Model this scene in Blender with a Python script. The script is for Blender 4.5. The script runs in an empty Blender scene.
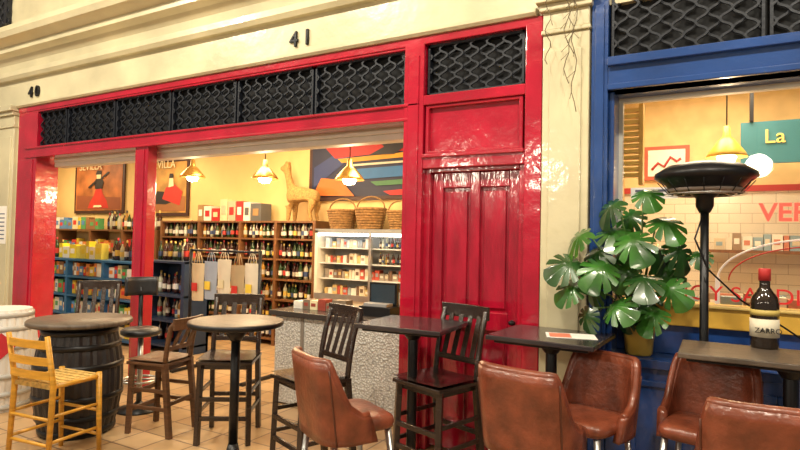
import bpy, bmesh, math, random
from mathutils import Vector, Matrix
random.seed(7)
S=bpy.context.scene
try:
    S.view_settings.view_transform='Standard'
    S.view_settings.look='None'
    S.view_settings.exposure=0.0
except Exception: pass

# ------------------------------------------------------------ materials
def mat(name,col,rough=.5,metal=0,var=.12,scale=6,bump=.0,bscale=30,emit=0,ecol=None,coat=0,stretch=None,alpha=1,trans=0):
    m=bpy.data.materials.new(name); m.use_nodes=True
    nt=m.node_tree; b=nt.nodes['Principled BSDF']
    b.inputs['Roughness'].default_value=rough; b.inputs['Metallic'].default_value=metal
    b.inputs['Coat Weight'].default_value=coat; b.inputs['Coat Roughness'].default_value=.08
    b.inputs['Transmission Weight'].default_value=trans
    tc=nt.nodes.new('ShaderNodeTexCoord'); mp=nt.nodes.new('ShaderNodeMapping')
    nt.links.new(tc.outputs['Object'],mp.inputs[0])
    if stretch: mp.inputs['Scale'].default_value=stretch
    n=nt.nodes.new('ShaderNodeTexNoise'); n.inputs['Scale'].default_value=scale; n.inputs['Detail'].default_value=5
    nt.links.new(mp.outputs[0],n.inputs['Vector'])
    r=nt.nodes.new('ShaderNodeValToRGB')
    r.color_ramp.elements[0].position=.3; r.color_ramp.elements[1].position=.7
    r.color_ramp.elements[0].color=(*[c*(1-var) for c in col],1)
    r.color_ramp.elements[1].color=(*[min(1,c*(1+var)) for c in col],1)
    nt.links.new(n.outputs[0],r.inputs[0]); nt.links.new(r.outputs[0],b.inputs['Base Color'])
    if bump:
        n2=nt.nodes.new('ShaderNodeTexNoise'); n2.inputs['Scale'].default_value=bscale; n2.inputs['Detail'].default_value=3
        nt.links.new(mp.outputs[0],n2.inputs['Vector'])
        bp=nt.nodes.new('ShaderNodeBump'); bp.inputs['Strength'].default_value=bump; bp.inputs['Distance'].default_value=.02
        nt.links.new(n2.outputs[0],bp.inputs['Height']); nt.links.new(bp.outputs[0],b.inputs['Normal'])
        nt.links.new(bp.outputs[0],b.inputs['Coat Normal'])
    if emit:
        b.inputs['Emission Color'].default_value=(*(ecol or col),1); b.inputs['Emission Strength'].default_value=emit
    return m
RED=mat('red_paint',(.41,.005,.026),.2,var=.2,scale=3,bump=.3,bscale=7,coat=1)
REDD=mat('red_door_paint',(.35,.005,.024),.2,var=.3,scale=4,bump=.32,bscale=6,coat=1,stretch=(2.5,1,.6))
BLUE=mat('blue_paint',(.012,.055,.22),.28,var=.2,scale=3,bump=.2,bscale=10,coat=.6)
CREAM=mat('cream_paint',(.61,.55,.36),.3,var=.16,scale=1.6,bump=.25,bscale=7,coat=.5)
CREAMW=mat('cream_wall',(.74,.52,.22),.7,var=.08,scale=2)
IRON=mat('grille_iron',(.011,.014,.022),.42,metal=.2,bump=.1)
DARK=mat('grille_backing',(.004,.005,.007),.8)
BLACK=mat('black_metal',(.012,.012,.014),.35,metal=.4)
WOODD=mat('dark_stained_wood',(.026,.014,.010),.26,var=.45,scale=5,bump=.15,stretch=(1,1,8),coat=.5)
WOODM=mat('brown_wood',(.10,.045,.02),.4,var=.35,scale=6,bump=.1,stretch=(1,1,8))
WOODT=mat('grey_table_wood',(.10,.075,.055),.42,var=.4,scale=5,bump=.1,stretch=(1,8,1))
TABT=mat('dark_table_top',(.032,.027,.03),.25,var=.3,scale=5,stretch=(1,8,1),coat=.3)
YEL=mat('yellow_stained_wood',(.58,.29,.03),.38,var=.25,scale=6,stretch=(1,1,6))
RUSH=mat('rush_seat',(.58,.38,.11),.8,var=.3,scale=30,bump=.6,bscale=80)
LEATH=mat('brown_leather',(.185,.046,.022),.32,var=.4,scale=9,bump=.18,bscale=45,coat=.2)
LEATHD=mat('leather_piping',(.09,.025,.012),.5)
STEEL=mat('brushed_steel',(.55,.55,.55),.3,metal=.9)
WHITE=mat('white_paint',(.72,.69,.6),.5,var=.06)
PAPER=mat('paper',(.8,.78,.74),.8,var=.05)
def tiles(name,c1,c2,mort,size,rough=.35,vert=False,mul=.35,off=0,ms=.025):
    m=bpy.data.materials.new(name); m.use_nodes=True; nt=m.node_tree; b=nt.nodes['Principled BSDF']
    b.inputs['Roughness'].default_value=rough
    tc=nt.nodes.new('ShaderNodeTexCoord'); br=nt.nodes.new('ShaderNodeTexBrick'); mp=nt.nodes.new('ShaderNodeMapping')
    if vert: mp.inputs['Rotation'].default_value=(math.pi/2,0,0)
    nt.links.new(tc.outputs['Object'],mp.inputs[0])
    br.offset=off; br.inputs['Scale'].default_value=1/size
    br.inputs['Brick Width'].default_value=1 if not off else 2; br.inputs['Row Height'].default_value=1
    br.inputs['Mortar Size'].default_value=ms
    br.inputs['Color1'].default_value=(*c1,1); br.inputs['Color2'].default_value=(*c2,1); br.inputs['Mortar'].default_value=(*mort,1)
    nt.links.new(mp.outputs[0],br.inputs[0])
    n=nt.nodes.new('ShaderNodeTexNoise'); n.inputs['Scale'].default_value=5; nt.links.new(tc.outputs['Object'],n.inputs[0])
    mx=nt.nodes.new('ShaderNodeMixRGB'); mx.blend_type='MULTIPLY'; mx.inputs[0].default_value=mul
    nt.links.new(br.outputs[0],mx.inputs[1]); nt.links.new(n.outputs[0],mx.inputs[2]); nt.links.new(mx.outputs[0],b.inputs['Base Color'])
    return m
TILE=tiles('terracotta_tiles',(.50,.30,.14),(.60,.40,.21),(.18,.11,.07),.3,.3)
WTILE=tiles('white_wall_tiles',(.74,.66,.52),(.80,.72,.58),(.42,.35,.25),.1,.25,True,.1,.5)
def hammered():
    m=mat('hammered_metal',(.62,.62,.60),.4,metal=.3,var=.1)
    nt=m.node_tree; b=nt.nodes['Principled BSDF']
    tc=nt.nodes.new('ShaderNodeTexCoord'); v=nt.nodes.new('ShaderNodeTexVoronoi'); v.inputs['Scale'].default_value=50
    nt.links.new(tc.outputs['Object'],v.inputs[0])
    bp=nt.nodes.new('ShaderNodeBump'); bp.inputs['Strength'].default_value=.8; bp.inputs['Distance'].default_value=.012
    nt.links.new(v.outputs[0],bp.inputs['Height']); nt.links.new(bp.outputs[0],b.inputs['Normal'])
    r=nt.nodes.new('ShaderNodeValToRGB'); r.color_ramp.elements[0].color=(.78,.77,.72,1); r.color_ramp.elements[1].color=(.30,.30,.29,1)
    nt.links.new(v.outputs[0],r.inputs[0]); nt.links.new(r.outputs[0],b.inputs['Base Color'])
    return m
HAM=hammered()
def glassm():
    m=bpy.data.materials.new('window_glass'); m.use_nodes=True; nt=m.node_tree
    for n in list(nt.nodes): nt.nodes.remove(n)
    o=nt.nodes.new('ShaderNodeOutputMaterial'); t=nt.nodes.new('ShaderNodeBsdfTransparent'); g=nt.nodes.new('ShaderNodeBsdfGlossy')
    g.inputs['Roughness'].default_value=.02; mx=nt.nodes.new('ShaderNodeMixShader'); f=nt.nodes.new('ShaderNodeFresnel'); f.inputs[0].default_value=1.45
    nt.links.new(f.outputs[0],mx.inputs[0]); nt.links.new(t.outputs[0],mx.inputs[1]); nt.links.new(g.outputs[0],mx.inputs[2]); nt.links.new(mx.outputs[0],o.inputs[0])
    return m
GLASS=glassm()
_c={}
def C(r,g,b,rough=.5,emit=0):
    k=(r,g,b,rough,emit)
    if k not in _c: _c[k]=mat('paint_%d'%len(_c),(r,g,b),rough,var=.08,emit=emit)
    return _c[k]

# ------------------------------------------------------------ mesh builder
class MB:
    def __init__(s): s.bm=bmesh.new(); s.mats=[]; s.M=Matrix()
    def mi(s,m):
        if m not in s.mats: s.mats.append(m)
        return s.mats.index(m)
    def v(s,p): return s.bm.verts.new(s.M@Vector(p))
    def f(s,vs,m,smooth=False):
        try:
            fc=s.bm.faces.new(vs); fc.material_index=s.mi(m); fc.smooth=smooth; return fc
        except ValueError: return None
    def box(s,x0,x1,y0,y1,z0,z1,m,L=None):
        pts=[(x0,y0,z0),(x1,y0,z0),(x1,y1,z0),(x0,y1,z0),(x0,y0,z1),(x1,y0,z1),(x1,y1,z1),(x0,y1,z1)]
        if L is not None: pts=[L@Vector(p) for p in pts]
        v=[s.v(p) for p in pts]
        for q in [(0,3,2,1),(4,5,6,7),(0,1,5,4),(1,2,6,5),(2,3,7,6),(3,0,4,7)]: s.f([v[i] for i in q],m)
    def beam(s,p1,p2,w,d,m,up=(0,0,1)):
        p1=Vector(p1);p2=Vector(p2);z=(p2-p1).normalized(); x=Vector(up).cross(z)
        if x.length<1e-3: x=Vector((1,0,0))
        x.normalize(); y=z.cross(x)
        a=[p1+x*i*w/2+y*j*d/2 for i,j in((-1,-1),(1,-1),(1,1),(-1,1))]; b=[q+(p2-p1) for q in a]
        v=[s.v(q) for q in a+b]
        for q in [(0,3,2,1),(4,5,6,7),(0,1,5,4),(1,2,6,5),(2,3,7,6),(3,0,4,7)]: s.f([v[i] for i in q],m)
    def cyl(s,p1,p2,r1,r2,m,n=16):
        s.tube([p1,p2],[r1,r2],m,n)
    def tube(s,pts,r,m,n=8,smooth=True):
        pts=[Vector(p) for p in pts]
        if not isinstance(r,(list,tuple)): r=[r]*len(pts)
        rings=[]; px=None
        for i,p in enumerate(pts):
            t=(pts[min(i+1,len(pts)-1)]-pts[max(i-1,0)]).normalized()
            if px is None:
                px=t.cross(Vector((0,0,1)))
                if px.length<.1: px=t.cross(Vector((0,1,0)))
            px=(px-t*px.dot(t)); px.normalize(); py=t.cross(px)
            rings.append([s.v(p+(px*math.cos(2*math.pi*(k+.5)/n)+py*math.sin(2*math.pi*(k+.5)/n))*r[i]) for k in range(n)])
        for a,b in zip(rings,rings[1:]):
            for k in range(n): s.f([a[k],a[(k+1)%n],b[(k+1)%n],b[k]],m,smooth)
        s.f(rings[0][::-1],m); s.f(rings[-1],m)
    def lathe(s,prof,c,m,n=32,smooth=True,mats=None):
        rings=[]
        for r,z in prof:
            rings.append([s.v((c[0]+max(r,1e-4)*math.cos(2*math.pi*k/n),c[1]+max(r,1e-4)*math.sin(2*math.pi*k/n),c[2]+z)) for k in range(n)])
        for i,(a,b) in enumerate(zip(rings,rings[1:])):
            mm=mats[i] if mats else m
            for k in range(n): s.f([a[k],a[(k+1)%n],b[(k+1)%n],b[k]],mm,smooth)
        s.f(rings[0][::-1],mats[0] if mats else m); s.f(rings[-1],mats[-1] if mats else m)
    def grid(s,rows,m,smooth=True,flip=False):
        vs=[[s.v(p) for p in r] for r in rows]
        for a,b in zip(vs,vs[1:]):
            for k in range(len(a)-1):
                q=[a[k],a[k+1],b[k+1],b[k]]
                s.f(q[::-1] if flip else q,m,smooth)
        return vs
    def poly(s,pts,m): s.f([s.v(p) for p in pts],m)
    def extr(s,poly,x0,x1,m):   # poly of (y,z) swept in x
        a=[s.v((x0,y,z)) for y,z in poly]; b=[s.v((x1,y,z)) for y,z in poly]; n=len(poly)
        for k in range(n): s.f([a[k],a[(k+1)%n],b[(k+1)%n],b[k]],m)
        s.f(a[::-1],m); s.f(b,m)
    def rbox(s,x0,x1,y0,y1,z0,z1,r,m,n=4):  # pillow box
        cx,cy=(x0+x1)/2,(y0+y1)/2; hx,hy=(x1-x0)/2,(y1-y0)/2; h=(z1-z0)
        prof=[(0.0,0),(.82,0),(.96,.15*h),(1,.5*h),(.97,.8*h),(.85,h*.97),(.5,h*1.04),(0.0,h*1.06)]
        rings=[]
        for q,z in prof:
            ring=[]
            for k in range(32):
                a=2*math.pi*(k+.5)/32; c_,s_=math.cos(a),math.sin(a); e=.35
                ring.append(s.v((cx+math.copysign(abs(c_)**e,c_)*hx*max(q,.01),cy+math.copysign(abs(s_)**e,s_)*hy*max(q,.01),z0+z)))
            rings.append(ring)
        for a,b in zip(rings,rings[1:]):
            for k in range(32): s.f([a[k],a[(k+1)%32],b[(k+1)%32],b[k]],m,True)
        s.f(rings[0][::-1],m,True); s.f(rings[-1],m,True)
    def done(s,name,loc=(0,0,0),rot=0,bevel=0):
        bmesh.ops.recalc_face_normals(s.bm,faces=s.bm.faces)
        me=bpy.data.meshes.new(name); s.bm.to_mesh(me); s.bm.free()
        for m in s.mats: me.materials.append(m)
        o=bpy.data.objects.new(name,me); S.collection.objects.link(o)
        o.location=loc; o.rotation_euler=(0,0,rot)
        if bevel:
            b=o.modifiers.new('bevel','BEVEL'); b.width=bevel; b.segments=2; b.limit_method='ANGLE'; b.angle_limit=math.radians(50)
        return o
def dup(o,loc,rot=0,scale=1):
    n=o.copy(); S.collection.objects.link(n); n.location=loc; n.rotation_euler=(0,0,rot); n.scale=(scale,)*3 if not isinstance(scale,tuple) else scale
    return n
def face(dx,dy):  # rotation so that local +y points to (dx,dy)
    return math.atan2(dy,dx)-math.pi/2
def text(name,body,loc,size,m,rot=(math.pi/2,0,0),ext=.01,parent=None,bevel=0,align='LEFT'):
    c=bpy.data.curves.new(name,'FONT'); c.body=body; c.size=size; c.extrude=ext; c.bevel_depth=bevel; c.align_x=align
    c.materials.append(m); o=bpy.data.objects.new(name,c); S.collection.objects.link(o); o.location=loc; o.rotation_euler=rot
    if parent: o.parent=parent
    return o

# ------------------------------------------------------------ shell
b=MB(); b.box(-15,5,-10,3.3,-.1,0,TILE); b.done('floor')
b=MB()
b.box(-14,4,0,.35,3.31,6.2,CREAM)                       # mass above shopfronts
b.box(-8.75,-8.10,-.02,.35,0,3.31,CREAM)                # left pier
b.box(-1.12,-.76,0,.35,0,3.31,CREAM)                    # pier between shops
b.box(-14,-13.4,0,.35,0,3.31,CREAM)
b.done('wall_front')
b=MB(); b.box(-14,-1.0,3.0,3.2,0,3.45,CREAMW); b.done('wall_back')
b=MB(); b.box(-14,-13.8,.35,3.0,0,3.45,CREAMW); b.done('wall_left')
PART=MB(); PART.box(-1.1,-.9,.35,3.0,0,3.31,CREAMW); PART.done('wall_partition')
b=MB(); b.box(-.9,4,2.6,2.8,0,2.25,WTILE); b.box(-.9,4,2.6,2.8,2.25,3.31,mat('cafe_wall',(.74,.54,.25),.7)); b.box(-.9,4,2.57,2.6,2.22,2.28,C(.45,.03,.02)); b.done('wall_back_right')
b=MB(); b.box(3.8,4,.35,2.6,0,3.31,CREAMW); b.done('wall_right')
b=MB(); b.box(-14,4,.35,3.2,3.31,3.5,WHITE); b.done('ceiling')
b=MB(); b.box(-15,5,-10,.0,6.2,6.35,WHITE); b.done('ceiling_arcade')

# entablature trims
b=MB()
prof=[(.02,3.70),(-.06,3.70),(-.09,3.74),(-.09,3.80),(-.05,3.82),(-.07,3.90),(-.13,3.97),(-.22,4.00),(-.22,4.07),(-.36,4.12),(-.39,4.18),(-.39,4.24),(-.33,4.28),(.02,4.34)]
b.extr(prof,-14,4,CREAM); b.done('trim_1')
b=MB(); b.extr([(.02,3.30),(-.07,3.30),(-.09,3.32),(-.09,3.345),(-.04,3.365),(.02,3.37)],-8.1,-1.15,CREAM); b.done('trim_2')
b=MB(); b.extr([(.02,5.05),(-.1,5.05),(-.1,5.2),(.02,5.25)],-14,4,CREAM)
b.done('trim_3')
def column(name,x0,x1,zt):
    b=MB()
    b.box(x0,x1,-.07,0.01,0.22,zt-.28,CREAM)
    b.box(x0+.05,x1-.05,-.085,-.06,.35,zt-.4,CREAM)
    b.box(x0-.02,x1+.02,-.11,0.01,0,.22,CREAM)
    b.box(x0-.01,x1+.01,-.09,0.01,zt-.28,zt-.25,CREAM)
    b.box(x0,x1,-.075,0.01,zt-.25,zt-.12,CREAM)
    b.box(x0-.02,x1+.02,-.11,0.01,zt-.12,zt-.07,CREAM)
    b.box(x0-.04,x1+.04,-.15,0.01,zt-.07,zt,CREAM)
    return b.done(name,bevel=.008)
column('column_shopfront',-1.098,-.775,3.42)
column('column_shopfront',-8.52,-8.15,3.33)
# upper iron window at the left
b=MB(); 
b.box(-11.5,-8.5,-.04,-.005,4.5,5.0,DARK)
for i in range(40):
    x=-11.4+i*.075; s=1 if i%2 else -1
    b.tube([(x+s*.03*math.sin(2*math.pi*t/9),-.05,4.5+.5*t/30) for t in range(31)],.01,IRON,4)
b.box(-11.5,-8.5,-.07,-.03,4.97,5.0,IRON); b.box(-8.53,-8.47,-.07,0,4.5,5,IRON); b.done('window_grille_upper')

# numerals
for t_,x_ in (('4 1',-3.37),('4 0',-7.82)):
    text('house_number',t_,(x_,-.012,3.435),.20,BLACK,ext=.010,align='CENTER',bevel=.003)

# ------------------------------------------------------------ red shopfront
def grille(name,x0,x1,z0,z1,npan,frame):
    b=MB(); b.box(x0,x1,.05,.07,z0,z1,DARK)
    w=(x1-x0)/npan
    for p in range(npan):
        a=x0+p*w+.012; c=x0+(p+1)*w-.012
        for (q0,q1,r0,r1) in [(a,a+.018,z0,z1),(c-.018,c,z0,z1),(a,c,z0,z0+.02),(a,c,z1-.02,z1)]:
            b.box(q0,q1,-.005,.045,r0,r1,frame)
        n=int(round((c-a)/.066)); d=(c-a)/n
        rows=3.5; H=z1-z0-.03
        for i in range(n+1):
            s=1 if i%2 else -1; x=a+i*d
            b.tube([(min(max(x+s*(d/2)*math.copysign(abs(math.sin(2*math.pi*rows*t/56))**.8,math.sin(2*math.pi*rows*t/56)),a+.01),c-.01),.015+.012*s,z0+.015+H*t/56) for t in range(57)],.0105,IRON,4,False)
    return b.done(name)
grille('window_grille_red_shop',-8.02,-2.24,2.765,3.22,6,IRON)
grille('window_grille_red_shop',-2.06,-1.24,2.82,3.235,1,IRON)
grille('window_grille_blue_shop',-.655,3.0,2.92,3.40,4,IRON)
b=MB()
b.box(-8.10,-1.105,-.05,.12,3.235,3.30,RED)           # head
b.box(-8.10,-2.1,-.04,.12,3.215,3.24,RED)
b.box(-7.9,-2.1,-.045,.14,2.63,2.76,RED)             # transom beam
b.box(-7.9,-2.1,-.065,.10,2.74,2.765,RED)
b.box(-7.9,-2.1,-.06,.10,2.625,2.65,RED)
b.box(-8.10,-7.66,-.042,.25,0,3.22,RED)               # left post
b.box(-8.05,-7.72,-.055,-.03,.3,2.6,RED)
b.box(-2.24,-2.06,-.053,.2,0,3.25,RED)               # post by door
b.box(-2.20,-2.10,-.065,-.04,.25,3.15,RED)
b.box(-1.23,-1.105,-.053,.2,0,3.25,RED)              # right post
b.box(-2.07,-1.23,-.049,.12,2.74,2.82,RED)
b.box(-2.07,-1.23,-.045,.12,2.23,2.345,RED)          # door head
b.box(-2.07,-1.23,-.065,.10,2.315,2.345,RED)
b.box(-2.03,-1.27,0.01,.1,2.345,2.74,RED)            # solid panel
for q in [(-2.03,-1.27,2.345,2.37),(-2.03,-1.27,2.715,2.74)]: b.box(q[0],q[1],-.03,.02,q[2],q[3],RED)
for q in [(-2.05,-2.02,2.345,2.74),(-1.28,-1.25,2.345,2.74)]: b.box(q[0],q[1],-.032,.02,q[2],q[3],RED)
b.box(-5.68,-5.46,-.03,.09,0,2.64,RED)               # mullion post
b.box(-5.63,-5.51,-.045,-.02,.2,2.6,RED)
b.done('trim_4',bevel=.007)
b=MB()
x0,x1=-2.01,-1.28; xm=(x0+x1)/2
b.box(x0,x1,.085,.11,.03,2.20,REDD)                    # leaf
for q in [(x0,x0+.09,.03,2.20),(x1-.09,x1,.03,2.20),(xm-.04,xm+.04,.03,2.20)]: b.box(q[0],q[1],.050,.09,q[2],q[3],REDD)
for (a,c) in ((x0+.0901,xm-.0401),(xm+.0401,x1-.0901)):
    for (z0,z1) in ((2.08,2.20),(.03,.24),(.98,1.12)): b.box(a,c,.052,.09,z0,z1,REDD)
    for (z0,z1) in ((.24,.98),(1.12,2.08)):
        b.box(a+.03,c-.03,.066,.09,z0+.03,z1-.03,REDD)
for a in [(-2.07,-2.01),(-1.28,-1.23)]: b.box(a[0],a[1],0,.11,0,2.24,RED)
b.box(-2.01,-1.28,0.002,.11,2.20,2.24,RED)
b.cyl((-1.32,.045,1.06),(-1.32,.0,1.06),.012,.012,BLACK); b.lathe([(.0,0),(.025,.01),(.028,.03),(0,.045)],(-1.32,.0,1.04),BLACK,12)
b.done('door_1',bevel=.006)
b=MB(); b.box(-2.2,-1.13,.13,.35,0,3.31,CREAMW); b.done('wall_infill_door')
b=MB(); b.box(-8.1,-2.2,.15,.35,2.76,3.31,CREAMW); b.done('wall_infill_red')
b=MB(); b.box(-.76,3.9,.28,.35,2.78,3.31,CREAMW); b.done('wall_infill_blue')
b=MB(); b.box(-7.6,-2.26,.16,.30,2.52,2.58,WHITE); b.box(-7.6,-2.26,.15,.18,2.58,2.75,WHITE)
b.done('awning_housing',bevel=.01)

# ------------------------------------------------------------ blue shopfront
b=MB()
b.box(-.765,-.655,-.052,.3,0,3.42,BLUE); b.box(-.74,-.68,-.067,-.04,.3,3.3,BLUE)
b.box(-.765,3.9,-.06,.28,3.40,3.50,BLUE)
b.box(-.655,3.9,-.05,.28,2.70,2.92,BLUE); b.box(-.655,3.9,-.09,.1,2.86,2.92,BLUE); b.box(-.655,3.9,-.07,.1,2.70,2.74,BLUE)
b.box(-.655,-.62,.0,.28,.9,2.7,BLUE)
b.box(-.655,3.9,-.03,.30,0,.90,BLUE)
b.box(-.655,3.9,-.06,.02,.86,.918,BLUE); b.box(-.655,3.9,0,.3,.9,.92,BLUE)
b.box(-.655,3.9,.22,.34,.92,1.12,BLUE)
for x in (-.5,.45,1.4,2.35):
    for q in [(x+.04,x+.81,.2,.24),(x+.04,x+.81,.74,.78),(x,x+.04,.2,.78),(x+.81,x+.85,.2,.78)]: b.box(q[0],q[1],-.045,-.02,q[2],q[3],BLUE)
b.done('trim_5',bevel=.006)
b=MB(); b.box(-.61,3.8,.18,.34,1.12,1.25,C(.72,.42,.06,.4)); b.box(-.61,3.8,.16,.34,1.25,1.27,C(.72,.5,.15,.4))
b.done('window_sill_yellow',bevel=.006)
b=MB(); b.box(-.61,3.8,.245,.255,1.27,2.70,GLASS); b.box(-.62,-.595,.22,.28,1.27,2.70,WHITE); b.box(-.595,3.8,.22,.28,2.67,2.70,WHITE); b.done('window_1')

# ------------------------------------------------------------ furniture
def square_table(w,d,h):
    b=MB(); b.box(-w/2,w/2,-d/2,d/2,h-.03,h,TABT); b.box(-w/2+.04,w/2-.04,-d/2+.04,d/2-.04,h-.05,h-.03,BLACK)
    b.cyl((0,0,.03),(0,0,h-.05),.035,.035,BLACK,20); b.cyl((0,0,h-.12),(0,0,h-.05),.04,.09,BLACK,20)
    for a in range(4):
        t=a*math.pi/2+math.pi/4; b.beam((0,0,.05),(.3*math.cos(t),.3*math.sin(t),.025),.06,.035,BLACK)
        b.cyl((.29*math.cos(t),.29*math.sin(t),0),(.29*math.cos(t),.29*math.sin(t),.03),.02,.02,BLACK,10)
    b.cyl((0,0,.03),(0,0,.14),.075,.04,BLACK,20)
    return b
square_table(.64,.58,1.07).done('bar_table',(-1.89,-.47,0),.06,.006)
square_table(.66,.58,1.075).done('bar_table',(-.92,-.42,0),-.05,.006)
t5=square_table(1.05,.50,1.085).done('bar_table',(.34,-.42,0),0.0,.006); t5.data.materials[0]=WOODT
b=MB(); b.lathe([(0,1.005),(.31,1.005),(.335,1.012),(.34,1.03),(.335,1.045),(.32,1.05),(0,1.05)],(0,0,0),WOODT,48,mats=[BLACK,BLACK,BLACK,BLACK,WOODT,WOODT])
b.cyl((0,0,.03),(0,0,1.0),.033,.033,BLACK,20); b.cyl((0,0,.9),(0,0,1.0),.04,.1,BLACK,20); b.lathe([(0,0),(.24,0),(.24,.015),(.1,.04),(.05,.1),(.035,.16)],(0,0,0),BLACK,32)
b.done('round_bar_table',(-3.05,-1.03,0))

def barrel(h,r,body,hoop,top=None,name='barrel_table',loc=(0,0,0)):
    b=MB(); n=26; prof=[(r*(.80+.20*math.sin(math.pi*t/12)),h*t/12) for t in range(13)]
    rings=[]
    for rr,z in prof:
        ring=[]
        for k in range(n*3):
            a=2*math.pi*k/(n*3); g=.965 if k%3==0 else 1
            ring.append(b.v((rr*g*math.cos(a),rr*g*math.sin(a),z)))
        rings.append(ring)
    N=n*3
    for p,q in zip(rings,rings[1:]):
        for k in range(N): b.f([p[k],p[(k+1)%N],q[(k+1)%N],q[k]],body)
    b.f(rings[0][::-1],body); b.f(rings[-1],body)
    for t in (.05,.18,.36,.64,.82,.95):
        rr=r*(.80+.20*math.sin(math.pi*t))
        b.lathe([(rr-.01,-.022),(rr+.008,-.022),(rr+.010,0),(rr+.008,.022),(rr-.01,.022)],(0,0,h*t),hoop,40)
    if top: b.lathe([(0,0),(top-.02,0),(top,.01),(top,.035),(top-.01,.045),(0,.045)],(0,0,h+.001),WOODT,48,mats=[BLACK,BLACK,WOODT,WOODT,WOODT])
    return b.done(name,loc)
barrel(.89,.34,mat('barrel_black',(.018,.016,.018),.35,bump=.2,stretch=(1,1,4)),BLACK,.40,'barrel_table',(-4.70,-1.18,0))
bw=barrel(.93,.31,C(.72,.70,.66,.4),C(.45,.45,.43,.3),None,'white_barrel',(-5.93,-1.2,0))
b=MB(); b.poly([(0,-.318,.50),(.12,-.318,.62),(0,-.318,.74),(-.12,-.318,.62)],C(.5,.02,.03)); lg=b.done('logo'); lg.parent=bw; lg.rotation_euler=(0,0,math.radians(65))

def leather_stool():
    b=MB(); sz=.62
    b.rbox(-.215,.215,-.19,.22,sz,sz+.085,.03,LEATH)
    N=28
    def path(s,off):
        a=s*math.radians(98); ca,sa=math.cos(a),math.sin(a)
        x=math.copysign(abs(sa)**.55,sa)*(.245-off); y=-(math.copysign(abs(ca)**.6,ca))*(.225-off)+.0
        return x,y
    def top(s):
        a=abs(s)
        return .40 if a<.5 else .40-.29*min(1,((a-.5)/.42))**1.2
    rows_o=[];rows_i=[]
    for j in range(9):
        q=j/8; ro=[];ri=[]
        for i in range(N+1):
            s=-1+2*i/N; h=-.03+q*(top(s)+.03); fl=.035*q; x,y=path(s,0); x2,y2=path(s,.045)
            sc=1+fl*1.2
            ro.append((x*sc,y*sc-.05*q,sz+h)); ri.append((x2*sc,y2*sc-.05*q,sz+h))
        rows_o.append(ro); rows_i.append(ri)
    vo=b.grid(rows_o,LEATH); vi=b.grid(rows_i,LEATH,flip=True)
    for i in range(N):
        b.f([vo[-1][i],vo[-1][i+1],vi[-1][i+1],vi[-1][i]],LEATH,True); b.f([vo[0][i],vi[0][i],vi[0][i+1],vo[0][i+1]],LEATH,True)
    for j in range(8):
        b.f([vo[j][0],vo[j+1][0],vi[j+1][0],vi[j][0]],LEATH,True); b.f([vo[j][N],vi[j][N],vi[j+1][N],vo[j+1][N]],LEATH,True)
    rim=[( (p[0]+q[0])/2,(p[1]+q[1])/2,p[2]) for p,q in zip(rows_o[-1],rows_i[-1])]
    b.tube(rim,.023,LEATH,8)
    for side in (-.62,.62):
        i=int((side+1)/2*N); b.tube([Vector(rows_o[j][i])*1.0+Vector((0,-.002,0)) for j in range(9)],.005,LEATHD,6)
    for x,y in ((-.17,-.15),(.17,-.15),(.17,.17),(-.17,.17)):
        b.cyl((x,y,sz),(x*1.38,y*1.38,0),.019,.013,STEEL,12)
    k=1.25; P=[(-.17*k,-.15*k),(.17*k,-.15*k),(.17*k,.17*k),(-.17*k,.17*k)]
    for i in range(4): b.cyl((*P[i],.22),(*P[(i+1)%4],.22),.011,.011,STEEL,10)
    return b
st=leather_stool().done('leather_bar_stool',(-1.80,-1.42,0),face(.48,.87))
dup(st,(-.82,-1.09,0),face(.22,1))
dup(st,(-.66,-.62,0),face(-.35,-.95),.96)
dup(st,(-.05,-.50,0),face(-.2,-1),.98)
dup(st,(.16,-1.16,0),face(-.1,1))

def bar_chair(sz,top,W,m,slats=4,w=.42,d=.40):
    b=MB(); hw=w/2; hd=d/2
    for x in (-hw+.02,hw-.02):
        b.beam((x*1.05,hd-.02+.02,0),(x,hd-.02,sz-.02),.04,.04,m)
        b.beam((x*1.05,-hd-.05,0),(x,-hd+.02,sz),.04,.045,m)
        b.tube([(x,-hd+.02,sz-.02),(x,-hd+.0,sz+.15),(x,-hd-.03,sz+.3),(x,-hd-.08,top-.03)],.021,m,8)
    n=10; rows=[]
    for i in range(n+1):
        rows.append([(-hw-.01+(w+.02)*j/n,-hd+(d+.02)*i/n,sz+.02-.018*math.exp(-(((j/n-.5)/.28)**2))*(1 if .15<i/n<.9 else .3)) for j in range(n+1)])
    b.grid(rows,m); b.box(-hw-.01,hw+.01,-hd,hd+.02,sz-.025,sz+.0,m)
    b.box(-hw+.03,hw-.03,-hd+.03,hd-.03,sz-.07,sz-.02,m)
    pts=[(-hw-.005+(w+.01)*i/8,-hd-.075-.03*math.sin(math.pi*i/8)) for i in range(9)]
    for p,q in zip(pts,pts[1:]):
        L_=Vector((p[0],p[1],top-.045)); R_=Vector((q[0],q[1],top-.045)); b.beam(L_,R_+ (R_-L_)*.03,.025,.095,m)
    b.beam((-hw+.02,-hd-.0,sz+.12),(hw-.02,-hd-.0,sz+.12),.022,.04,m)
    for i in range(slats):
        x=-hw+.04+(w-.08)*(i+.5)/slats
        b.beam((x,-hd-.0,sz+.12),(x,-hd-.07-.028*math.sin(math.pi*(x+hw)/w),top-.07),.042,.012,m,up=(0,1,0))
    for z,y in ((sz*.32,hd),(sz*.55,hd)): b.beam((-hw+.02,y,z),(hw-.02,y,z),.022,.035,m)
    for z in (sz*.38,sz*.62):
        b.beam((-hw+.01,-hd-.02,z),(-hw+.01,hd,z),.02,.03,m); b.beam((hw-.01,-hd-.02,z),(hw-.01,hd,z),.02,.03,m)
    b.beam((-hw+.02,-hd-.02,sz*.45),(hw-.02,-hd-.02,sz*.45),.022,.035,m)
    return b
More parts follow.
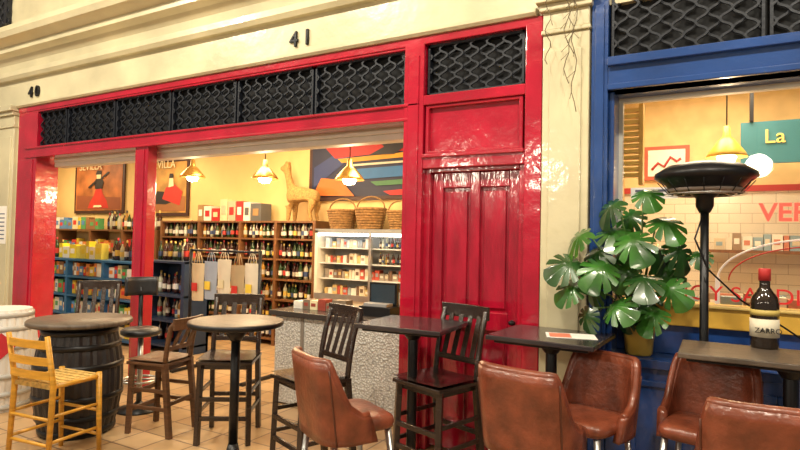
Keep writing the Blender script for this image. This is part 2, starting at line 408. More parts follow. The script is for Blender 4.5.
ch=bar_chair(.66,1.15,0,WOODD).done('slat_back_bar_chair',(-2.56,-.76,0),face(-.36,-.93),.004)
dup(ch,(-1.72,-.41,0),face(-.30,-.95),1.03) 
dup(ch,(-3.52,-.62,0),face(.55,-.85))
dup(ch,(-5.62,-.50,0),face(.7,-.7))
bar_chair(.60,.97,0,WOODM,3,.36,.36).done('wooden_bar_chair',(-4.14,-.80,0),face(-.9,-.2),.004)
# low-back black stool
b=MB()
BV=mat('black_vinyl',(.02,.02,.022),.4)
b.lathe([(0,0),(.15,0),(.18,.02),(.18,.05),(.15,.07),(0,.07)],(0,0,.70),BV,28)
b.cyl((0,0,.02),(0,0,.70),.025,.025,STEEL,14); b.lathe([(0,0),(.2,0),(.2,.012),(.05,.05),(.026,.08)],(0,0,0),BLACK,28)
b.tube([(.16*math.cos(2*math.pi*i/24),.16*math.sin(2*math.pi*i/24),.28) for i in range(25)],.012,STEEL,8)
b.cyl((0,0,.28),(.16,0,.28),.01,.01,STEEL); b.cyl((0,0,.28),(-.16,0,.28),.01,.01,STEEL)
b.tube([(0,-.08,.70),(0,-.2,.72),(0,-.26,.88),(0,-.22,1.14)],.022,BLACK,8)
rows=[[(.17*math.sin(a),-.24+.10*(1-math.cos(a)),1.06+.18*j/4) for a in [(-1+2*i/10)*1.1 for i in range(11)]] for j in range(5)]
rows2=[[(x*.86,y+.035,z) for x,y,z in r] for r in rows]
v1=b.grid(rows,BV); v2=b.grid(rows2,BV,flip=True)
for i in range(10):
    b.f([v1[-1][i],v1[-1][i+1],v2[-1][i+1],v2[-1][i]],BV,True); b.f([v1[0][i],v2[0][i],v2[0][i+1],v1[0][i+1]],BV,True)
for j in range(4):
    b.f([v1[j][0],v1[j+1][0],v2[j+1][0],v2[j][0]],BV,True); b.f([v1[j][-1],v2[j][-1],v2[j+1][-1],v1[j+1][-1]],BV,True)
b.done('swivel_stool',(-4.78,-.54,0),face(.75,-.5))
# yellow ladder-back chair
b=MB(); sz=.60; w=.42; hw=w/2; hd=.19
for x in (-hw,hw):
    b.cyl((x*1.03,hd+.02,0),(x,hd,sz+.03),.018,.022,YEL,12)
    b.tube([(x*1.03,-hd-.03,0),(x,-hd,sz),(x,-hd-.06,.96)],[.018,.022,.018],YEL,12)
for z in (.68,.78,.90):
    pts=[(-hw+w*i/6,-hd-.02-(z-sz)*.12-.02*math.sin(math.pi*i/6),z) for i in range(7)]
    for p,q in zip(pts,pts[1:]): b.beam(p,q,.016,.055,YEL)
for i in range(14):
    q=i/13
    b.box(-hw+.0,hw-.0,-hd+2*hd*q-.013,-hd+2*hd*q+.013,sz-.02,sz+.012+.006*(i%2),RUSH)
for z in (.16,.34): 
    b.cyl((-hw,hd+.01,z),(hw,hd+.01,z),.012,.012,YEL,8); b.cyl((-hw,-hd-.02,z+.03),(hw,-hd-.02,z+.03),.012,.012,YEL,8)
    for x in (-hw,hw): b.cyl((x,-hd-.02,z+.05),(x,hd+.01,z+.05),.012,.012,YEL,8)
for x in (-hw,hw): b.cyl((x,-hd,sz-.0),(x,hd,sz-.0),.016,.016,YEL,8)
yc=b.done('ladder_back_chair',(-4.22,-1.63,0),face(-.12,.99)); yc.scale=(.95,.95,.98)

b=MB(); b.box(-.15,.15,-.1,.1,0,.002,PAPER); b.box(-.13,.0,-.08,.08,.002,.003,C(.7,.2,.12)); b.done('menu_card',(-.80,-.42,1.076),.3)

# ------------------------------------------------------------ heater, cable, bottle
b=MB()
b.lathe([(0,0),(.09,0),(.09,.02),(.05,.05),(.03,.1)],(0,0,0),BLACK,32)
b.cyl((0,0,.05),(0,0,1.98),.027,.024,BLACK,16)
b.lathe([(.03,1.86),(.05,1.90),(.05,1.95),(.10,1.99),(.2,2.0),(.22,2.03),(.26,2.055),(.285,2.075),(.28,2.10),(.21,2.145),(.1,2.17),(0,2.175)],(0,0,0),BLACK,48)
b.lathe([(.10,0),(.205,0),(.21,.012),(.205,.02),(.1,.02)],(0,0,1.985),C(.25,.2,.17,.3),48)
for i in range(16):
    a=2*math.pi*i/16; b.tube([(.08*math.cos(a),.08*math.sin(a),1.975),(.2*math.cos(a),.2*math.sin(a),1.975),(.265*math.cos(a),.265*math.sin(a),2.05)],.003,BLACK,5)
for r_ in (.12,.17,.22): b.tube([(r_*math.cos(2*math.pi*i/32),r_*math.sin(2*math.pi*i/32),1.972) for i in range(33)],.003,STEEL,5)
ht=b.done('patio_heater',(-.07,-.14,0))
b=MB(); b.tube([(-.08,-.185,1.84),(-.12,-.22,1.7),(-.05,-.22,1.52),(.12,-.1,1.34),(.35,.02,1.18),(.6,.1,1.0),(.62,.12,.93)],.006,BLACK,6); b.done('electric_cable')
b=MB(); GL=mat('dark_bottle_glass',(.02,.012,.008),.08,coat=.6)
b.lathe([(0,0),(.07,0),(.077,.015),(.077,.27),(.07,.31),(.045,.345),(.03,.37),(.028,.45),(.032,.455),(.032,.475),(.028,.48),(0,.48)],(0,0,0),GL,32)
b.lathe([(.0785,.0),(.0785,.11)],(0,0,.07),C(.75,.68,.52),32); b.lathe([(.0785,.0),(.0785,.035)],(0,0,.20),C(.6,.45,.12),32)
b.lathe([(.0335,0),(.0335,.07),(.03,.075)],(0,0,.41),C(.5,.03,.03),24)
wb=b.done('wine_bottle',(.235,-.21,1.0855)); wb.scale=(.93,.93,.93)
text('label_text','ZARRO',(-.056,-.085,.10),.042,BLACK,ext=.004,parent=wb)
b=MB(); b.box(-8.48,-8.22,-.09,-.086,1.5,2.0,PAPER)
for i in range(7): b.box(-8.45,-8.26,-.092,-.09,1.56+i*.055,1.575+i*.055,C(.1,.12,.2))
b.done('wall_notice')
b=MB(); b.box(-.54,-.24,.236,.242,1.98,2.06,PAPER); b.box(-.51,-.28,.232,.236,2.03,2.045,C(.1,.1,.15)); b.box(-.51,-.32,.232,.236,2.0,2.012,C(.1,.1,.15)); b.done('window_notice')
b=MB()
VN=mat('dried_vine',(.12,.09,.05),.8)
for x,z0,z1 in ((-.91,3.4,2.75),(-.86,3.4,2.55),(-.88,3.4,2.95),(-1.04,3.38,2.9)):
    pts=[(x+.02*math.sin(i*1.3+x*9),-.155-.008*math.cos(i),z0+(z1-z0)*i/12) for i in range(13)]
    b.tube(pts,.003,VN,5)
    for i in range(2,12,2):
        p=pts[i]; b.tube([p,(p[0]+random.uniform(-.06,.06),p[1]-.01,p[2]-.05)],.002,VN,4)
b.done('dried_vine')

# ------------------------------------------------------------ monstera
LEAF=mat('monstera_leaf',(.030,.125,.014),.28,var=.5,scale=7,coat=.4); LEAF2=mat('monstera_leaf_dark',(.014,.06,.010),.28,var=.5,scale=7,coat=.4); STEM=mat('plant_stem',(.10,.2,.05),.5)
b=MB()
def leaf(b,c,size,normal,tipdir,LF):
    n=Vector(normal).normalized(); t=Vector(tipdir); t=(t-n*t.dot(n)).normalized(); s=t.cross(n)
    N=120; ctr=b.v(Vector(c)+n*.012)
    mid=[];out=[]
    for i in range(N):
        a=2*math.pi*i/N; ta=a if a<=math.pi else 2*math.pi-a
        r=.62+.38*math.cos(ta*.5)**2 if ta<2.5 else .62-.25*((ta-2.5)/.64)
        ph=ta/math.pi*6.5+(0 if a<math.pi else .25)
        notch=0
        if .35<ta<2.5:
            q=abs((ph%1)-.5); notch=max(0,1-q/.17)
        rr=size*r*(1-.62*notch)
        x=rr*math.sin(a)*.92; y=rr*math.cos(a)
        def P(k):
            xx,yy=x*k,y*k; return Vector(c)+s*xx+t*yy-n*(.55*(yy*yy)/size+abs(xx)*.25-.012)
        mid.append(b.v(P(.34))); out.append(b.v(P(1)))
    for i in range(N):
        j=(i+1)%N; b.f([ctr,mid[i],mid[j]],LF,True); b.f([mid[i],out[i],out[j],mid[j]],LF,True)
    return Vector(c)-t*size*.35
pot=Vector((-.46,.08,1.05))
leaves=[(-.84,-.30,1.52,.17),(-.78,-.26,1.70,.16),(-.82,-.30,1.36,.14),(-.60,-.16,1.90,.15),(-.40,-.14,1.98,.13),(-.30,-.12,1.80,.16),(-.22,-.1,1.62,.15),
(-.47,-.22,1.68,.17),(-.64,-.3,1.50,.17),(-.40,-.25,1.44,.16),(-.56,-.28,1.26,.15),(-.34,-.2,1.22,.14),(-.72,-.3,1.20,.12),(-.10,-.05,1.60,.10),(-.60,-.12,1.74,.16),(-.44,-.05,1.32,.15),(-.25,-.15,1.38,.14),
(-.50,.0,1.84,.14),(-.36,.03,1.62,.15),(-.55,.0,1.60,.16),(-.30,.05,1.48,.15),(-.52,-.05,1.18,.11),(-.70,-.2,1.38,.15),(-.50,-.1,1.48,.15),(-.68,-.18,1.60,.14)]
for k,(x,y,z,s) in enumerate(leaves):
    nrm=(random.uniform(-.7,.7)+(x+.46)*.8,-1+random.uniform(-.1,.4),random.uniform(.2,1.3)); tip=((x+.46)*2.2+random.uniform(-.7,.7),-.3,-.8+random.uniform(-.4,.8))
    e=leaf(b,(x,y,z),s,nrm,tip,LEAF if (k%3) else LEAF2)
    a=pot; m_=(a+e)/2+Vector((0,.02,.10)); 
    b.tube([a,a.lerp(m_,.5)+Vector((0,0,.03)),m_,e],.006,STEM,6)
b.lathe([(0,0),(.075,0),(.085,.01),(.10,.17),(.105,.175),(.105,.20),(.09,.20),(.085,.17),(0,.165)],(-.46,.08,.92),C(.55,.36,.06,.3),32)
b.done('potted_monstera')

# ------------------------------------------------------------ shop interior props
GREENB=mat('green_bottle',(.02,.05,.015),.12,coat=.5); BRB=mat('brown_bottle',(.05,.015,.01),.12,coat=.5); AMB=mat('amber_bottle',(.4,.2,.03),.15,coat=.5); CLB=mat('pale_bottle',(.5,.5,.35),.15,coat=.5)
LAB=[C(.75,.7,.58),C(.6,.05,.04),C(.7,.5,.1),C(.8,.78,.72),C(.05,.08,.2),C(.5,.45,.35)]
CAP=[C(.4,.02,.03),C(.5,.38,.1),C(.02,.02,.02)]
def bottle(b,x,y,z,s=1):
    g=random.choice([GREENB,GREENB,BRB,BRB,BRB,BRB,AMB,CLB]); l=random.choice(LAB); c=random.choice(CAP)
    b.lathe([(.036*s,0),(.038*s,.06*s),(.0385*s,.14*s),(.038*s,.19*s),(.014*s,.24*s),(.014*s,.27*s),(.015*s,.31*s)],(x,y,z),g,8,mats=[g,l,g,g,g,c])
def fill(b,x0,x1,y,z,s=1,step=.085,p=1.):
    x=x0+.05
    while x<x1-.04:
        if random.random()<p: bottle(b,x,y+random.uniform(-.03,.03),z,s*random.uniform(.85,1.08))
        x+=step*s
def packs(b,x0,x1,y,z,h,cols,w=(.06,.16)):
    x=x0+.02
    while x<x1-.08:
        q=random.uniform(*w); q=min(q,x1-x-.01); hh=h*random.uniform(.6,1); m=random.choice(cols)
        b.box(x,x+q-.008,y-.06,y+.06,z,z+hh,m)
        if q>.06: b.box(x+q*.15,x+q*.7,y-.063,y-.06,z+hh*.35,z+hh*.7,random.choice(cols))
        x+=q
SHW=mat('shelf_wood',(.18,.075,.026),.5,var=.25,stretch=(8,1,1))
CL=[C(.7,.5,.05),C(.6,.04,.03),C(.8,.78,.7),C(.1,.25,.5),C(.75,.25,.05),C(.1,.35,.12),C(.75,.66,.4),C(.3,.15,.06)]
b=MB(); xs=[-8.6,-7.65,-6.7,-5.95,-5.2]
for x in xs: b.box(x-.025,x+.025,2.6,2.98,0,1.92,SHW)
b.box(-8.6,-5.2,2.94,2.98,0,1.92,mat('shelf_back',(.06,.028,.015),.6))
zs=[.08,.38,.69,1.0,1.31,1.62,1.89]
for z in zs: b.box(-8.62,-5.18,2.602,2.96,z,z+.028,SHW)
b.done('wine_shelving')
b=MB()
for z in zs[:-1]:
    for a,c in zip(xs,xs[1:]): fill(b,a+.02,c-.02,2.67,z+.029,.84,.098); fill(b,a+.02,c-.02,2.84,z+.029,.86,.1)
b.done('wine_bottles_shelf')
b=MB(); x=-7.75
cols=[C(.35,.2,.08),C(.8,.76,.66),C(.5,.02,.02),C(.75,.6,.35),C(.55,.45,.3),C(.5,.03,.03),C(.8,.76,.68),C(.1,.1,.1)]
for i in range(12):
    w=random.uniform(.13,.24); h=random.uniform(.2,.36); 
    if x+w>-6.15: break
    b.box(x,x+w-.02,2.66,2.9,1.921,1.921+h,cols[i%8]); b.box(x+w*.2,x+w*.7,2.654,2.66,1.921+h*.3,1.921+h*.7,cols[(i+1)%8]); x+=w
b.done('gift_boxes')
STR=mat('straw',(.36,.20,.055),.8,var=.35,scale=40,bump=.5,bscale=90)
me=bpy.data.meshes.new('straw_llama'); 
V=[(0,0,.40),(.17,0,.42),(.34,0,.40),(-.05,0,.52),(-.10,0,.70),(-.13,0,.84),(-.24,0,.82),(.40,0,.46),
   (-.02,.07,.22),(-.03,.08,0),(-.02,-.07,.22),(-.03,-.08,0),(.36,.07,.24),(.33,.08,.13),(.36,.08,0),(.36,-.07,.24),(.33,-.08,.13),(.36,-.08,0),(-.11,.04,.93),(-.11,-.04,.93)]
E=[(0,1),(1,2),(0,3),(3,4),(4,5),(5,6),(2,7),(0,8),(8,9),(0,10),(10,11),(2,12),(12,13),(13,14),(2,15),(15,16),(16,17),(5,18),(5,19)]
R=[.11,.10,.10,.065,.05,.06,.03,.02,.045,.025,.045,.025,.05,.03,.025,.05,.03,.025,.015,.015]
me.from_pydata(V,E,[]); me.materials.append(STR); o=bpy.data.objects.new('straw_llama',me); S.collection.objects.link(o)
sk=o.modifiers.new('skin','SKIN'); 
for i,r in enumerate(R): me.skin_vertices[0].data[i].radius=(r,r)
me.skin_vertices[0].data[0].use_root=True
o.modifiers.new('sub','SUBSURF').levels=1; o.modifiers['sub'].render_levels=2
o.location=(-5.72,2.74,1.92); o.scale=(1.15,1,1.0)
b=MB(); 
b.box(-5.1,-3.2,2.5,2.98,0,.85,WHITE); b.box(-5.1,-3.2,2.94,2.98,.85,1.78,C(.55,.57,.57)); b.box(-5.1,-5.05,2.5,2.98,.85,1.78,WHITE); b.box(-3.25,-3.2,2.5,2.98,.85,1.78,WHITE)
b.box(-5.1,-3.2,2.5,2.98,1.74,1.80,C(.25,.26,.27,.3))
for z in (1.08,1.30,1.52): b.box(-5.05,-3.25,2.56,2.95,z,z+.015,C(.7,.72,.72,.2))
b.box(-5.05,-3.25,2.5,2.54,1.70,1.74,C(1,.95,.85,.5,6)); b.box(-5.08,-3.22,2.48,2.5,.80,.88,STEEL); b.box(-4.17,-4.13,2.49,2.53,.88,1.74,STEEL)
b.done('refrigerated_display')
b=MB()
FC=[C(.8,.78,.72),C(.75,.7,.6),C(.5,.08,.05),C(.35,.3,.25),C(.6,.45,.2),C(.3,.35,.4),C(.2,.12,.08),C(.7,.6,.45)]
for z in (.856,1.096): packs(b,-5.03,-3.27,2.70,z,.15,FC,(.04,.10))
for z in (1.316,1.536): packs(b,-5.03,-4.2,2.70,z,.14,FC,(.04,.09)); fill(b,-4.15,-3.27,2.7,z,.5,.09)
b.done('chilled_products')
WK=mat('wicker',(.28,.15,.05),.8,var=.4,scale=25,bump=.8,bscale=60)
def basket(loc,r,h):
    b=MB()
    for i in range(8):
        z=h*i/8; rr=r*(.75+.25*i/7); b.tube([(rr*math.cos(2*math.pi*k/20),rr*.8*math.sin(2*math.pi*k/20),z+h/16) for k in range(21)],h/14,WK,6)
    b.lathe([(0,0),(r*.72,0),(r*.72,.01),(0,.01)],(0,0,0),WK,20)
    b.tube([(r*math.cos(t),0,h+r*.7*math.sin(t)) for t in [math.pi*k/10 for k in range(11)]],.012,WK,6)
    return b.done('wicker_basket',loc)
basket((-4.78,2.72,1.805),.23,.28); basket((-4.28,2.7,1.805),.23,.30); basket((-3.8,2.72,1.805),.2,.26)
def poster(name,x0,x1,z0,z1,y,bg,sh,fr,txt=None):
    b=MB(); b.box(x0,x1,y-.03,y,z0,z1,fr); b.box(x0+.06,x1-.06,y-.036,y-.03,z0+.06,z1-.06,bg)
    w=x1-x0; h=z1-z0; k=0
    for m,pts in sh: k+=1; b.poly([(x0+w*p[0],y-.040-.002*k,z0+h*p[1]) for p in pts],m)
    o=b.done(name)
    if txt: text('lettering',txt[0],(x0+w*.12,y-.065,z0+h*txt[2]),txt[1],txt[3],ext=.002,parent=o)
    return o
OR=mat('poster_orange',(.42,.14,.04),.5,var=.5,scale=3); GD=mat('poster_gold',(.45,.24,.06),.5,var=.5,scale=3); DB=C(.05,.018,.012); CRM=C(.78,.66,.4); RD=C(.50,.03,.02); BK=C(.02,.015,.015)
poster('framed_poster',-11.85,-10.2,2.08,3.12,2.99,OR,
 [(C(.25,.07,.03),[(.06,.08),(.94,.08),(.94,.3),(.06,.36)]),
  (RD,[(.30,.10),(.72,.10),(.68,.24),(.60,.38),(.56,.50),(.46,.50),(.42,.36),(.34,.22)]),
  (BK,[(.44,.48),(.58,.48),(.61,.62),(.57,.68),(.45,.68),(.42,.6)]),
  (CRM,[(.47,.68),(.55,.68),(.56,.78),(.51,.82),(.46,.78)]),(BK,[(.45,.76),(.57,.76),(.56,.84),(.47,.84)]),
  (BK,[(.57,.66),(.72,.78),(.70,.81),(.55,.69)]),(BK,[(.44,.64),(.30,.52),(.32,.49),(.46,.6)]),
  (CRM,[(.42,.12),(.6,.12),(.58,.16),(.44,.16)])],DB,('SEVILLA',.22,.86,CRM))
poster('framed_poster',-9.55,-8.35,2.02,3.08,2.99,GD,
 [(C(.30,.12,.04),[(.06,.08),(.94,.08),(.94,.34),(.06,.28)]),(BK,[(.15,.22),(.5,.2),(.7,.26),(.78,.4),(.7,.46),(.55,.42),(.3,.44),(.18,.38)]),
  (RD,[(.42,.3),(.82,.18),(.88,.42),(.7,.55),(.5,.5)]),(CRM,[(.56,.5),(.68,.52),(.66,.68),(.58,.68)]),(BK,[(.57,.66),(.67,.66),(.66,.74),(.58,.74)])],DB,('REVILLA',.2,.84,CRM))
NV=C(.008,.012,.045)
poster('striped_wall_painting',-5.6,-3.1,2.24,3.28,2.99,NV,
 [(C(.02,.035,.13),[(.04,.2),(.5,.9),(.42,.95),(.04,.5)]),(C(.42,.012,.012),[(.2,.62),(.96,.70),(.96,.95),(.1,.84)]),(C(.55,.26,.015),[(.25,.55),(.96,.60),(.96,.67),(.22,.61)]),
  (C(.55,.5,.4),[(.3,.49),(.96,.52),(.96,.545),(.3,.52)]),(C(.02,.12,.32),[(.4,.3),(.96,.34),(.96,.48),(.36,.45)]),(C(.05,.16,.07),[(.5,.2),(.96,.22),(.96,.30),(.46,.26)]),
  (C(.5,.13,.02),[(.04,.08),(.35,.06),(.25,.3),(.1,.34)]),(C(.42,.012,.012),[(.6,.06),(.94,.07),(.94,.18),(.55,.12)]),(C(.01,.01,.02),[(.45,.64),(.62,.63),(.70,.74),(.64,.88),(.5,.86),(.55,.74)])],DB)
UB=mat('teal_blue_paint',(.022,.12,.28),.45); ND=mat('navy_paint',(.012,.028,.065),.45)
b=MB()
for x in (-10.1,-9.2,-8.25,-7.3): b.box(x-.03,x+.03,1.3,1.7,0,1.25,UB)
for z in (.05,.35,.65,.95,1.22): b.box(-10.1,-7.3,1.302,1.7,z,z+.032,UB)
b.box(-10.1,-7.3,1.66,1.7,0,1.25,UB)
b.done('blue_shelf_unit')
b=MB(); b.box(-7.25,-6.35,1.66,1.7,0,1.30,ND)
for x in (-7.22,-6.38): b.box(x-.03,x+.03,1.25,1.7,0,1.30,ND)
for z in (.1,.45,.8,1.27): b.box(-7.25,-6.35,1.252,1.7,z,z+.028,ND)
b.done('navy_shelf_unit')
b=MB()
for z in (.086,.386,.686,.986): packs(b,-10.05,-7.35,1.45,z,.22,CL+[C(.8,.78,.7)],(.06,.15))
packs(b,-9.6,-8.4,1.45,1.256,.3,[C(.75,.6,.03),C(.75,.66,.1),C(.8,.78,.7)],(.08,.2))
b.done('packaged_groceries')
b=MB(); fill(b,-8.3,-7.35,1.5,1.256,1.1,.1); fill(b,-10.05,-9.6,1.5,1.256,1.1)
for z in (.131,.481,.831,1.301): fill(b,-7.2,-6.42,1.5,z,.95,.1,.9)
b.done('wine_bottles_unit')
b=MB()
for x in (-12.9,-11.8,-10.7,-9.7,-8.75): b.box(x-.03,x+.03,2.6,2.98,0,1.75,SHW)
for z in (.1,.5,.9,1.3,1.72): b.box(-12.9,-8.75,2.602,2.98,z,z+.028,SHW)
b.done('grocery_shelving')
b=MB()
for z in (.131,.531,.931,1.331): packs(b,-12.85,-8.8,2.75,z,.26,CL,(.07,.17))
packs(b,-12.85,-10.5,2.75,1.752,.3,CL,(.1,.22)); b.done('grocery_stock')
b=MB(); fill(b,-10.4,-8.8,2.75,1.752,1.1); b.done('wine_bottles_top')
b=MB(); b.cyl((-5.75,.85,0),(-5.75,.85,1.5),.02,.02,BLACK); b.cyl((-4.6,.85,0),(-4.6,.85,1.5),.02,.02,BLACK); b.cyl((-5.75,.85,1.48),(-4.6,.85,1.48),.015,.015,BLACK)
for x in (-5.75,-4.6): b.box(x-.03,x+.03,.6,1.1,0,.03,BLACK)
b.done('bag_rail')
b=MB(); cc=[C(.62,.50,.30,.9),C(.30,.34,.40,.9),C(.70,.62,.46,.9),C(.45,.33,.18,.9),C(.66,.58,.44,.9)]
for i in range(5):
    x=-5.62+i*.225; z=.86+.03*(i%3); m=cc[i]; y=.85
    rows=[[(x+.215*(k/6-.5)*(1.05-.12*j/6),y-.045*math.sin(math.pi*k/6)-.006*math.sin(k*3+j),z+.46*(1-j/6)) for k in range(7)] for j in range(7)]
    back=[[(p[0],y+.045*math.sin(math.pi*k/6),p[2]) for k,p in enumerate(r)] for r in rows]
    b.grid(rows,m); b.grid(back,m,flip=True)
    for s in (-.02,.02): b.tube([(x-.05,y+s,z+.45),(x-.035,y+s,z+.52),(x,y,1.505),(x+.035,y+s,z+.52),(x+.05,y+s,z+.45)],.005,m,5)
    b.box(x-.045,x+.045,y-.058,y-.05,z+.12,z+.22,random.choice(CL))
b.done('tote_bags')
b=MB()
b.box(-3.86,-2.46,.37,1.0,0,.88,C(.12,.10,.09)); b.box(-3.88,-3.56,.33,.37,.02,.87,HAM); b.box(-3.52,-2.44,.33,.37,.02,.87,HAM); b.box(-3.89,-3.85,.335,1.0,.02,.87,HAM)
b.box(-3.56,-3.52,.325,.37,0,.88,C(.2,.17,.14)); b.box(-3.94,-2.42,.29,1.05,.88,.93,C(.05,.04,.035,.25))
b.done('shop_counter',bevel=.004)
b=MB(); b.box(-3.0,-2.65,.5,.85,.931,1.02,BLACK); b.box(-2.98,-2.67,.66,.70,1.02,1.24,BLACK); b.box(-2.96,-2.69,.654,.66,1.04,1.22,C(.03,.05,.07,.2)); b.box(-2.96,-2.7,.52,.64,1.02,1.05,C(.3,.3,.3))
b.done('cash_register',bevel=.004)
b=MB(); packs(b,-3.85,-3.1,.6,.931,.12,[BLACK,WHITE,C(.2,.15,.1),C(.75,.66,.4),C(.3,.05,.03)],(.06,.13)); b.done('counter_display_items')
b=MB(); 
for i in range(14):
    a=-1.2+2.4*i/13; L=.35+.1*math.sin(i)
    b.tube([(0,0,0),(L*.5*math.sin(a),-.02,L*.6*math.cos(a)),(L*math.sin(a),-.05,L*math.cos(a))],[.02,.03,.004],C(.78,.77,.74),6)
b.lathe([(0,0),(.06,0),(.08,.1),(.05,.2),(0,.2)],(0,0,-.2),C(.78,.77,.74),16)
b.done('feather_ornament',(-3.34,2.72,2.005))
b=MB(); b.cyl((0,0,0),(0,0,1.7),.015,.015,BLACK); b.lathe([(0,0),(.18,0),(.18,.02),(0,.03)],(0,0,0),BLACK,24)
for j in range(6):
    for k in range(4):
        a=k*math.pi/2+.4; L=Matrix.Rotation(a,4,'Z'); b.box(-.09,.09,-.12,-.11,.75+j*.16,.88+j*.16,random.choice(CL+[PAPER]),L)
b.done('postcard_stand',(-2.9,1.5,0))
BRASS=mat('brass',(.75,.48,.14),.25,metal=.9); BULB=C(1,.78,.45,.5,24)
def pendant(name,x,y,z,zc,r,shade,pw):
    b=MB()
    b.lathe([(r,0),(r*.92,.03),(r*.45,.13),(r*.2,.17),(r*.16,.25),(0,.26)],(0,0,0),shade,32)
    b.lathe([(0,-.06),(r*.35,-.045),(r*.48,.0),(r*.35,.06),(0,.08)],(0,0,0),BULB,20)
    b.tube([(0,0,.25),(0,0,zc-z-.03)],.006,BLACK,6); b.lathe([(0,0),(.05,0),(.06,-.03),(0,-.03)],(0,0,zc-z),shade,16)
    o=b.done(name,(x,y,z))
    l=bpy.data.lights.new('pendant_light','POINT'); l.energy=pw; l.color=(1,.72,.42); l.shadow_soft_size=.06
    lo=bpy.data.objects.new('pendant_light',l); S.collection.objects.link(lo); lo.parent=o; lo.location=(0,0,-.13)
    return o
pendant('pendant_lamp',-6.54,1.5,2.49,3.31,.18,BRASS,45)
pendant('pendant_lamp',-5.17,1.5,2.42,3.31,.18,BRASS,45)
pendant('pendant_lamp',-3.83,1.5,2.36,3.31,.18,BRASS,40)

# ------------------------------------------------------------ right shop interior
pendant('pendant_lamp_yellow',.06,1.2,2.38,3.31,.15,C(.75,.5,.08,.3),14)
b=MB(); b.box(.18,3.5,1.98,2.02,2.42,2.80,C(.03,.15,.18)); sg=b.done('cafe_sign_board'); text('sign_lettering','La  Gilda',(.36,1.975,2.60),.18,C(.75,.5,.12,.4,.6),ext=.01,parent=sg)
b=MB(); b.box(.25,.28,1.95,2.05,2.801,3.31,BLACK); b.box(3.2,3.25,1.95,2.05,2.801,3.31,BLACK); b.done('sign_board_hanger')
b=MB(); b.box(-.70,-.26,2.56,2.60,2.36,2.72,C(.5,.1,.05)); b.box(-.66,-.30,2.55,2.56,2.40,2.68,PAPER); b.tube([(-.62,2.545,2.47),(-.56,2.545,2.54),(-.50,2.545,2.50),(-.44,2.545,2.60),(-.38,2.545,2.55),(-.34,2.545,2.58)],.014,C(.55,.05,.04),6); b.done('framed_picture')
b=MB()
for i in range(12): b.box(-.65,-.50,.42,.48,2.16+i*.044,2.16+i*.044+.028,C(.72,.48,.08))
b.box(-.68,-.65,.4,.5,2.1,2.70,C(.6,.36,.05)); b.box(-.51,-.48,.4,.5,2.1,2.70,C(.6,.36,.05)); b.done('louvred_shutter')
NEON=C(1,.05,.03,.5,2.5)
text('neon_sign_vermut','VERMUT',(.235,.28,1.83),.16,NEON,ext=.006,bevel=.003)
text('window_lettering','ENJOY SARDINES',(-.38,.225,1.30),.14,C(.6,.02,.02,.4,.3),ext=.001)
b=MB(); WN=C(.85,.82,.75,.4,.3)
b.tube([(.62+.62*math.cos(t),.6,1.42+.30*math.sin(t)) for t in [math.pi*k/40 for k in range(41)]],.007,WN,8)
b.tube([(.62+.55*math.cos(t),.6,1.42+.25*math.sin(t)) for t in [math.pi*k/40 for k in range(41)]],.005,C(.6,.03,.02),8)
b.box(-.015,0.015,.59,.61,0,1.44,WN); b.box(1.225,1.255,.59,.61,0,1.44,WN); b.done('arched_display_frame')
MU=[C(.7,.62,.48),C(.6,.5,.34),C(.55,.2,.12),C(.78,.74,.64),C(.3,.2,.12),C(.25,.35,.4)]
b=MB(); b.box(-.85,3.5,2.2,2.56,0,1.0,C(.5,.3,.12)); 
b.box(-.1,3.5,2.35,2.56,1.60,1.63,SHW)
b.done('cafe_back_shelving')
b=MB()
packs(b,-.05,3.4,2.45,1.631,.17,MU,(.04,.12))
packs(b,-.8,3.4,2.4,1.001,.22,MU,(.06,.16)); b.done('cafe_shelf_goods')
b=MB(); b.box(-.55,3.6,.70,1.0,0,1.22,C(.6,.38,.12)); b.done('cafe_window_counter')
b=MB(); packs(b,.0,3.4,.85,1.221,.10,MU,(.06,.16)); b.done('tinned_goods')

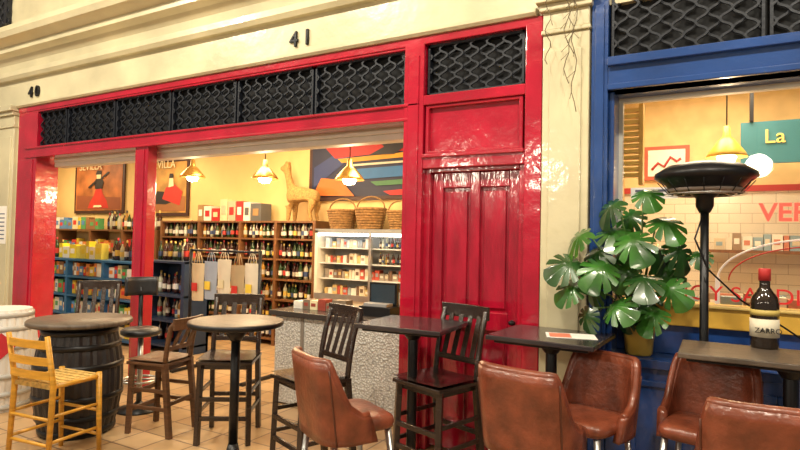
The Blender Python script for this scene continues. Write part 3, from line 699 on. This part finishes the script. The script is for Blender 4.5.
# ------------------------------------------------------------ lights
def area(name,loc,size,e,col,rot=(0,0,0),sy=None):
    l=bpy.data.lights.new(name,'AREA'); l.energy=e; l.color=col; l.size=size
    if sy: l.shape='RECTANGLE'; l.size_y=sy
    o=bpy.data.objects.new(name,l); S.collection.objects.link(o); o.location=loc; o.rotation_euler=rot; return o
W=(1,.90,.72)
for x,e in ((-8,160),(-5,160),(-2,160),(1,160),(3.5,100)):
    area('arcade_light',(x,-3.6,5.9),.35,e,W,(math.radians(35),0,0))
GLOBE=C(1,.9,.72,.5,9)
for x in (-11,-7.6,-4.6,-2.9,.6,3.2):  # unseen globes and point lights, added behind the camera for paint highlights
    b=MB()
    b.lathe([(.0,-.17),(.09,-.15),(.155,-.07),(.17,0),(.155,.08),(.09,.15),(.05,.165)],(0,0,0),GLOBE,28)
    b.lathe([(.05,.16),(.07,.17),(.06,.22),(.015,.24)],(0,0,0),BLACK,20); b.tube([(0,0,.24),(0,0,3.05)],.01,BLACK,6)
    o=b.done('added_highlight_globe',(x,-7.2,3.15))
    l=bpy.data.lights.new('added_highlight_light','POINT'); l.energy=75; l.color=(1,.88,.68); l.shadow_soft_size=.2
    lo=bpy.data.objects.new('added_highlight_light',l); S.collection.objects.link(lo); lo.parent=o; lo.location=(0,.45,-.1)
for x in (-11.5,-8.5,-5.5,-3): area('shop_ceiling_light',(x,1.7,3.28),1.2,75,(1,.77,.46))
area('cafe_ceiling_light',(0,1.4,3.28),1.0,62,(1,.82,.56)); area('cafe_ceiling_light',(2.2,1.4,3.28),1.0,45,(1,.82,.56))
w=bpy.data.worlds.new('world'); S.world=w; w.use_nodes=True
w.node_tree.nodes['Background'].inputs[0].default_value=(.75,.68,.56,1); w.node_tree.nodes['Background'].inputs[1].default_value=.3

# ------------------------------------------------------------ camera
yaw,pit,rol,f=.51253,.02798,.02111,564.97
fw=Vector((-math.sin(yaw)*math.cos(pit),math.cos(yaw)*math.cos(pit),math.sin(pit)))
r=Vector((math.cos(yaw),math.sin(yaw),0)); u=r.cross(fw)
r2=r*math.cos(rol)+u*math.sin(rol); u2=-r*math.sin(rol)+u*math.cos(rol)
cd=bpy.data.cameras.new('camera'); cam=bpy.data.objects.new('camera',cd); S.collection.objects.link(cam)
cam.matrix_world=Matrix(((r2.x,u2.x,-fw.x,0),(r2.y,u2.y,-fw.y,-4.054),(r2.z,u2.z,-fw.z,1.65),(0,0,0,1)))
cd.sensor_width=36; cd.lens=f/800*36; cd.clip_start=.05
S.camera=cam
